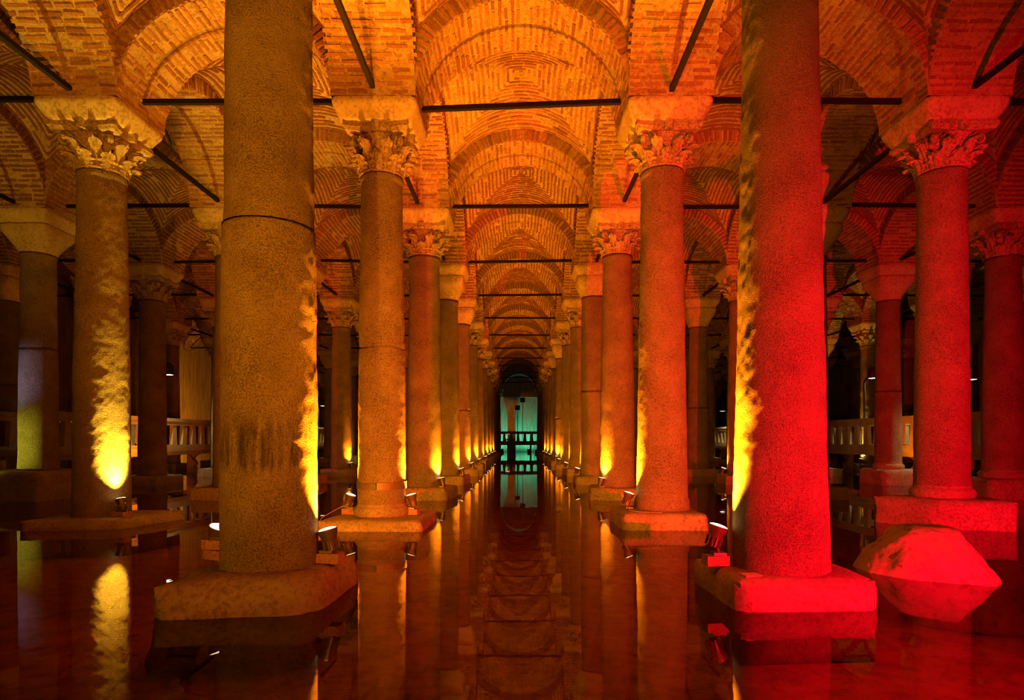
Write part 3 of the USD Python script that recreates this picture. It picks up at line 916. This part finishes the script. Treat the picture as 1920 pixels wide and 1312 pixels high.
# the red floodlight near the camera, out of the picture at right
floodlight(5.5, -2.0, .55, (-.06, 1.0, .04), "red lamp in the water outside the right edge of the picture", RED_POWER, RED, lens="lens_red", ground=.25, cone=38.0, size=.12)
obj("stone_block", slab([(5.2, -2.3), (5.8, -2.3), (5.8, -1.7), (5.2, -1.7)], -.46, .25, 77, .05, .02), M["plinth"], smooth=38, label="stone block under the red lamp outside the right edge", cat="stone")

# ------------------------------------------------------------------ rock, tile
rp = [(3.62, 6.75, -.46), (3.60, 7.3, -.46), (4.3, 7.9, -.46), (5.5, 7.0, -.46), (5.0, 5.85, -.46), (4.3, 6.05, -.46),
      (3.90, 6.78, .10), (3.97, 6.86, .26), (4.0, 7.2, .20), (4.72, 6.12, .04), (4.80, 6.3, .07), (4.13, 6.66, .41), (4.36, 6.9, .50), (4.68, 6.60, .49), (4.84, 6.95, .49), (4.45, 7.4, .46), (5.1, 6.9, .12), (4.45, 6.28, .22), (4.1, 6.5, .22)]
rm = trimesh.convex.convex_hull(np.array(rp))
for _ in range(5):
    rm = rm.subdivide()
rm = trimesh.smoothing.filter_laplacian(rm, iterations=12)
rv = np.array(rm.vertices)
rv = rv + np.stack([meshkit.fbm(rv * 2.6 + 11 * k, 5, 60 + k) - .5 for k in range(3)], 1) * .13
obj("rock", (rv, np.array(rm.faces)), M["rock"], smooth=40, label="broken stone block lying in the water beside the big red-lit column", cat="rock")
obj("tile", rotz(boxes((-.075, .075, -.06, .06, 0, .018)), 8, (2.03, 5.42, .262)), M["tile"], label="small flat clay tile lying on the right foreground plinth", cat="tile")

# ------------------------------------------------------------------ walkways
def walkway(name, label, axis, at, lo, hi, near, zdeck=1.14, rail_label="", side=1):
    """a raised walkway along x or y; near = the inner edge coordinate that faces the nave; side = direction away from it."""
    def P(a, b, z):                    # a along, b across
        return (a, b, z) if axis == "x" else (b, a, z)

    def B(a0, a1, b0, b1, z0, z1):
        b0, b1 = min(b0, b1), max(b0, b1)
        return box(a0, a1, b0, b1, z0, z1) if axis == "x" else box(b0, b1, a0, a1, z0, z1)
    w = thing("walkway", label, "walkway")
    far = near + side * 1.75
    obj("deck", hexes(np.array([B(lo, hi, near - side * .06, far + side * .06, zdeck - .16, zdeck)])), M["concrete"], w)
    obj("edge_beam", hexes(np.array([B(lo, hi, near, near + side * .16, zdeck - .30, zdeck - .155)])), M["concrete"], w)
    obj("edge_beam", hexes(np.array([B(lo, hi, far - side * .16, far, zdeck - .30, zdeck - .155)])), M["concrete"], w)
    n = int((hi - lo) / 2.4)
    for k in range(n + 1):
        a = lo + .2 + k * 2.4
        if a > hi - .1:
            break
        h = zdeck - .15
        prof = [(0, h), (.30, h), (.26, h - .10), (.14, h - .26), (.10, h - .42), (.16, h - .58), (.13, .25), (.20, 0), (.22, -.45), (0, -.45)]
        q = []
        for bb, zz in prof:
            for aa in (a - .09, a + .09):
                q.append(P(aa, near + side * (1.1 - bb * 2.6), zz))
        q = np.array(q)
        m = len(prof)
        f = []
        for z in range(m):
            y = (z + 1) % m
            f += [[2 * z, 2 * z + 1, 2 * y + 1], [2 * z, 2 * y + 1, 2 * y]]
        for z in range(1, 5):                       # the bracket is two strips side by side
            f += [[2 * 0, 2 * z, 2 * z + 2], [1, 2 * z + 3, 2 * z + 1]]
        for z in range(5, m - 1):
            f += [[2 * (m - 1), 2 * z, 2 * z + 2], [2 * (m - 1) + 1, 2 * z + 3, 2 * z + 1]]
        f += [[0, 10, 2 * (m - 1)], [1, 2 * (m - 1) + 1, 11]]
        obj("support", (q, np.array(f)), M["concrete"], w)
    for tagname, b in (("nearer the nave", near + side * .06), ("on the side away from the nave", far - side * .06)):
        ra = thing("railing", f"{rail_label}, {tagname}", "railing")
        obj("top_rail", hexes(np.array([B(lo, hi, b - .11, b + .11, zdeck + 1.0, zdeck + 1.13), B(lo, hi, b - .09, b + .09, zdeck + .86, zdeck + 1.0)])), M["concrete"], ra)
        obj("bottom_rail", hexes(np.array([B(lo, hi, b - .09, b + .09, zdeck + .0, zdeck + .10)])), M["concrete"], ra)
        n = int((hi - lo) / .72)
        for k in range(n):
            a = lo + .3 + k * .72
            q = np.array([B(a - .17, a + .17, b - .07, b + .07, zdeck + .09, zdeck + .87)])
            c = q[0]
            mid = (c[:4].mean(0) + c[4:].mean(0)) / 2
            ax = 0 if axis == "x" else 1
            c[4:, ax] = mid[ax] + (c[4:, ax] - mid[ax]) * .62
            obj("baluster", hexes(q), M["concrete"], ra)


walkway("walkway", "raised concrete walkway on brackets along the left aisles", "y", None, 17.5, 64.5, -13.45, rail_label="concrete railing with tapered balusters on the left walkway", side=-1)
walkway("walkway", "raised concrete walkway on brackets along the right aisles", "y", None, 17.5, 64.5, 13.60, rail_label="concrete railing with tapered balusters on the right walkway", side=1)
walkway("walkway", "raised walkway crossing the far end of the nave", "x", None, -13.3, 13.4, 65.0, rail_label="concrete railing across the far end of the nave", side=1)


def lamp_post(x, y, z0, height, reach, label, head="lens_white", power=130, color=(1.0, .72, .25), box_head=False, direction=1, down=True):
    t = thing("lamp_post", label, "lamp post", (x, y, z0), group="lamp posts on the walkways")
    if box_head:
        obj("pole", tube([(0, 0, 0), (0, 0, height)], .03, 8), M["black"], t)
        obj("lamp_head", boxes((-.26, .26, -.15, .15, height, height + .5)), M["black"], t)
        return t
    obj("pole", tube([(0, 0, 0), (0, 0, height * .7), (0, 0, height * .9), (direction * reach * .35, 0, height * .99), (direction * reach, 0, height + .04)], .035, 8), M["black"], t, smooth=40)
    v, f = lathe([(.17, -.02), (.175, .02), (.17, .30), (.10, .40), (.04, .42)], 20, (direction * reach, 0, height))
    obj("lamp_head", (v, f), M["black"], t, smooth=35)
    obj("bulb", lathe([(.02, -.05), (.13, -.035), (.165, -.021)], 20, (direction * reach, 0, height)), M[head], t, smooth=30)
    light(t, "light", (direction * reach, 0, height - .10), power, color, (0, 0, -1), 75.0)
    return t


RT = 2.27
lamp_post(13.66, 24.5, RT, 1.62, .32, "curved black lamp post with glowing white head on the right walkway railing", direction=1)
lamp_post(-13.51, 23.2, RT, 1.62, .42, "black lamp with white glow above the left walkway, beside the banded-capital column", direction=1)
lamp_post(13.66, 19.2, RT, 1.06, .34, "lamp with a thin white glow between the two red columns at right edge", direction=1)
lamp_post(-13.51, 41.9, RT, 1.46, .30, "small lamp seen just right of the left foreground column", direction=1)
lamp_post(13.66, 40.6, RT, 1.05, .30, "small white lamp nearly touching the right foreground column's left edge", direction=-1)
lamp_post(.45, 65.6, 1.14, 4.2, 0, "taller black box lamp on a pole on the far walkway", box_head=True)
lamp_post(-.1, 65.9, 1.14, 3.4, 0, "shorter black box lamp on a pole on the far walkway", box_head=True)

# ------------------------------------------------------------------ the far end of the nave: pier, lintel, teal lamps
t = thing("pier", "thick flared pier standing before the teal-lit wall at the nave's far end", "pier", (-.78, 70.6, 0))
obj("shaft", loft([(-.45, .50, 5), (.2, .46, 4), (3.6, .43, 3), (4.6, .50, 4), (5.6, .80, 6), (6.2, .95, 8)], 32, 5, .02), M["shaft"], t, smooth=40)
obj("trim_1", boxes((-2.9, 3.0, 70.2, 71.2, 6.2, 9.3)), M["wall"], kind="structure")
for k, (x, y) in enumerate(((-1.9, 70.9), (1.2, 70.9))):
    t = thing("wall_washer", f"teal lamp low behind the far walkway, {'left' if k == 0 else 'right'} of the pier", "lamp", (x, y, -.45))
    obj("housing", lathe([(.05, 0), (.16, .02), (.18, .75), (.19, .80), (.17, .80), (.165, .78)], 20), M["black"], t, smooth=35)
    obj("lens", lathe([(.165, .775), (.165, .785)], 20), M["lens_teal"], t)
    light(t, "light", (0, 0, .84), 230, TEAL, (.12 - .2 * k, 1.0, 1.25), 75)

# two amber floodlights behind the camera that wash the near columns
for x, y, aim, nm, pw, co in ((-1.3, -1.2, (-.16, 1.0, .60), "left", 1400, 42.0), (2.2, -1.4, (-.02, 1.0, .62), "right", 165, 42.0)):
    floodlight(x, y, .62, aim, f"amber lamp on a stone block behind the camera, on the {nm}", pw, (1.0, .29, .008), ground=.25, cone=co, size=.12)
    obj("stone_block", slab([(x - .3, y - .3), (x + .3, y - .3), (x + .3, y + .3), (x - .3, y + .3)], -.46, .25, 79 + int(x), .05, .02), M["plinth"], smooth=38, label=f"stone block under the amber lamp behind the camera, on the {nm}", cat="stone")

floodlight(-1.2, 66.3, 1.42, (.12, 1.0, .75), "added amber fill lamp on the far walkway lighting the flared pier", 170, AMBER, ground=1.14, cone=40.0, detail=False)  # lamp added to give the pier its orange light

# unseen amber fill lamps added behind nave columns to brighten the columns ahead
for r, pw in ((2, 230), (3, 230), (4, 210), (5, 190), (6, 170)):
    for i, nm in ((-1, "left"), (1, "right")):
        k = (ROW(r) + .56) / ROW(r)
        floodlight(LINES[i] * k, ROW(r) + .56, .56, (-.10 * i, 1.0, .34), f"added fill lamp hidden behind the {ORD[r]} column on the nave's {nm} side", pw * (1 if i < 0 else .75), (1.0, .27, .006), ground=.29 if (i, r) != (-1, 2) else .17, cone=52.0, detail=False)
for x, y, z0, aim, nm in ((-2.62, 6.42, .27, (.10, 1.0, .36), "left"), (2.60, 6.36, .25, (-.06, 1.0, .40), "right")):
    floodlight(x, y, z0 + .30, aim, f"added fill lamp hidden behind the {nm} foreground column, facing down the nave", 440 if nm == "left" else 230, (1.0, .27, .006), ground=z0, cone=58.0, detail=False)

# unseen lamps added to brighten the walkway railings and the left wall
floodlight(-11.95, 20.86, .56, (-1.0, .5, .45), "added lamp hidden behind the banded-capital column, facing the left walkway", 170, AMBER, ground=.29, cone=60.0, detail=False)
floodlight(-17.25, 34.9, .58, (-1.0, 1.35, .75), "added lamp hidden behind the seventh column of the fourth left colonnade, facing the wall", 620, (1.0, .36, .02), ground=.29, cone=62.0, detail=False)
floodlight(12.1, 20.86, .80, (1.0, .4, .4), "added lamp hidden behind the slim red column, facing the right walkway", 60, AMBER, ground=.50, cone=60.0, detail=False)
floodlight(5.4, 3.9, 3.0, (-4.4, .9, -3.45), "red lamp on a mast in the water outside the right edge, aimed at the water", 260, RED, lens="lens_red", ground=-.45, cone=50.0, size=.12)  # invented mast lamp, added to redden the basin floor under the water
